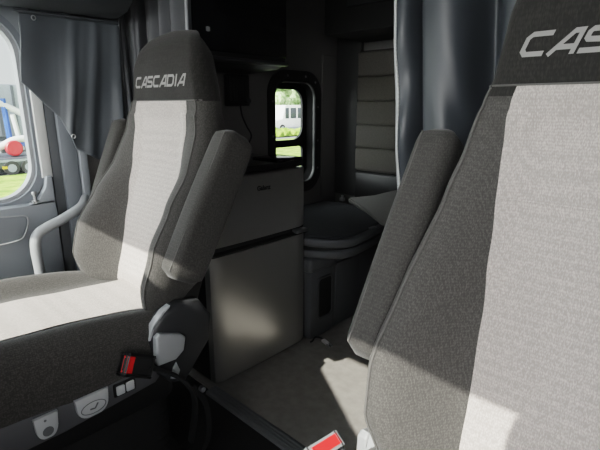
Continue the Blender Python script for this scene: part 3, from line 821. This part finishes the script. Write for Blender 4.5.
# yard beyond the door window
tr = thing('trailer', 'blue-grey box trailer in the yard outside the door window', 'trailer', (-24, 4, GZ))
bm = NB(); box(bm, -26, -23.5, -3, 8.0, GZ+1.1, GZ+3.35, .04); tb = obj('box_body', bm, M['grey_paint'], tr)
for i in range(18):
    bm = NB(); box(bm, -23.5, -23.44, -2.8+.6*i, -2.7+.6*i, GZ+1.15, GZ+3.3); obj('rib', bm, M['dark_paint'], tb)
for y in (0, 1.1, 6.0, 7.1): wheel(tr, (-23.6, y, GZ+.5), .5, .3)
bm = NB(); box(bm, -25.8, -23.6, -3, 8, GZ+.9, GZ+1.1); obj('chassis', bm, M['dark_paint'], tr)
cr_ = thing('crane', 'blue and white crane boom in the yard outside the door window', 'crane', (-20.5, 4.4, GZ))
bm = NB(); tube(bm, [(-20.5, 3.2, 2.35), (-20.5, 4.6, 1.40), (-20.5, 5.9, .65)], .12, 8); bo = obj('boom', bm, M['white_paint'], cr_)
bm = NB(); box(bm, -20.65, -20.3, 4.0, 4.5, 1.45, 1.85, .04); obj('boom_joint', bm, M['blue_paint'], bo)
bm = NB(); tube(bm, [(-20.5, 5.15, -1.0), (-20.5, 5.10, 1.35)], .10, 8); obj('mast', bm, M['blue_paint'], cr_)
bm = NB(); tube(bm, [(-20.3, 5.45, -.6), (-20.3, 5.30, .75)], .09, 8); obj('strut', bm, M['white_paint'], cr_)
bm = NB(); box(bm, -21.2, -19.8, 4.2, 5.9, GZ, -.75, .05); obj('carriage', bm, M['dark_paint'], cr_)
bm = NB(); box(bm, -20.0, -19.8, 4.6, 4.85, -.45, -.25); obj('mount', bm, M['blue_paint'], cr_)
bm = NB(); box(bm, -20.0, -19.8, 5.3, 5.55, -.42, -.2); obj('mount', bm, M['blue_paint'], cr_)
pu = thing('pump', 'white pipework with a red round cover in the yard outside the door window', 'pump', (-19.3, 4.7, GZ))
bm = NB(); tube(bm, smoothpath([(-19.2, 4.1, -.42), (-19.2, 4.5, -.35), (-19.2, 4.9, -.15), (-19.2, 5.3, -.10)], 5), .13, 10); obj('pipe', bm, M['white_paint'], pu)
bm = NB(); cyl(bm, (-19.05, 4.85, -.42), (1, 0, .1), .28, .25, 20, bev=.04); obj('round_cover', bm, M['red_paint'], pu)
bm = NB(); box(bm, -19.5, -19.1, 4.0, 5.6, GZ, -.68, .04); obj('base_frame', bm, M['dark_paint'], pu)
ct = thing('truck', 'dark truck front with chrome parked at the road edge outside the door window', 'truck', (-19.6, 4.4, GZ))
bm = NB(); box(bm, -19.05, -18.7, 3.2, 5.6, GZ+.25, GZ+.62, .05); obj('body', bm, M['dark_paint'], ct)
for y in (3.75, 4.6, 5.15): wheel(ct, (-18.75, y, GZ+.26), .26, .2)
bm = NB(); box(bm, -18.70, -18.64, 4.3, 4.45, GZ+.25, GZ+.34); obj('marker', bm, M['yellow_paint'], ct)
bm = NB(); box(bm, -18.70, -18.66, 4.0, 5.2, GZ+.48, GZ+.56); obj('bumper', bm, M['grey_paint'], ct)

# ------------------------------------------------------------------ light
W = bpy.data.worlds.new('sky'); S.world = W; W.use_nodes = True
nt = W.node_tree; N = nt.nodes; L = nt.links
bg = N['Background']; tc = N.new('ShaderNodeTexCoord'); sp = N.new('ShaderNodeSeparateXYZ')
L.new(tc.outputs['Generated'], sp.inputs[0])
rp = N.new('ShaderNodeValToRGB')
rp.color_ramp.elements[0].position = 0; rp.color_ramp.elements[0].color = (.87, .89, .89, 1)
rp.color_ramp.elements[1].position = .6; rp.color_ramp.elements[1].color = (.68, .74, .80, 1)
L.new(sp.outputs['Z'], rp.inputs['Fac'])
nz = N.new('ShaderNodeTexNoise'); nz.inputs['Scale'].default_value = 3; nz.inputs['Detail'].default_value = 6
L.new(tc.outputs['Generated'], nz.inputs['Vector'])
cr2 = N.new('ShaderNodeValToRGB'); cr2.color_ramp.elements[0].position = .42; cr2.color_ramp.elements[1].position = .62
L.new(nz.outputs['Fac'], cr2.inputs['Fac'])
mx = N.new('ShaderNodeMixRGB'); mx.inputs[2].default_value = (1.0, .96, .935, 1)
L.new(cr2.outputs['Color'], mx.inputs['Fac']); L.new(rp.outputs['Color'], mx.inputs[1]); L.new(mx.outputs[0], bg.inputs['Color'])
mr = N.new('ShaderNodeMapRange'); mr.interpolation_type = 'SMOOTHSTEP'   # the sky is brightest around the sun
for k, v in ((1, -.75), (2, .25), (3, 6.9), (4, 1.0)): mr.inputs[k].default_value = v
L.new(sp.outputs['Y'], mr.inputs[0]); L.new(mr.outputs[0], bg.inputs['Strength'])
bg.inputs['Strength'].default_value = 5.0
sd = bpy.data.lights.new('sun', 'SUN'); sd.energy = 6.6; sd.angle = .009; sd.color = (1, .95, .86)
so = bpy.data.objects.new('sun', sd); COL.objects.link(so); so.location = (0, -5, 5)
so.rotation_euler = Vector((-.12, 1, -.80)).to_track_quat('-Z', 'Y').to_euler()

# ------------------------------------------------------------------ camera
cd = bpy.data.cameras.new('camera'); cam = bpy.data.objects.new('camera', cd); COL.objects.link(cam)
cam.location = (0, 0, 1.077)
cam.rotation_euler = (PI/2-math.radians(14.8), 0, math.radians(43.6))
cd.sensor_width = 36; cd.lens = 36*451/600; cd.clip_start = .02; cd.clip_end = 400
S.camera = cam
S.view_settings.view_transform = 'Filmic'
S.view_settings.look = 'Medium High Contrast'
S.view_settings.exposure = .55
S.cycles.use_denoising = True
S.cycles.max_bounces = 8
S.cycles.sample_clamp_indirect = 6
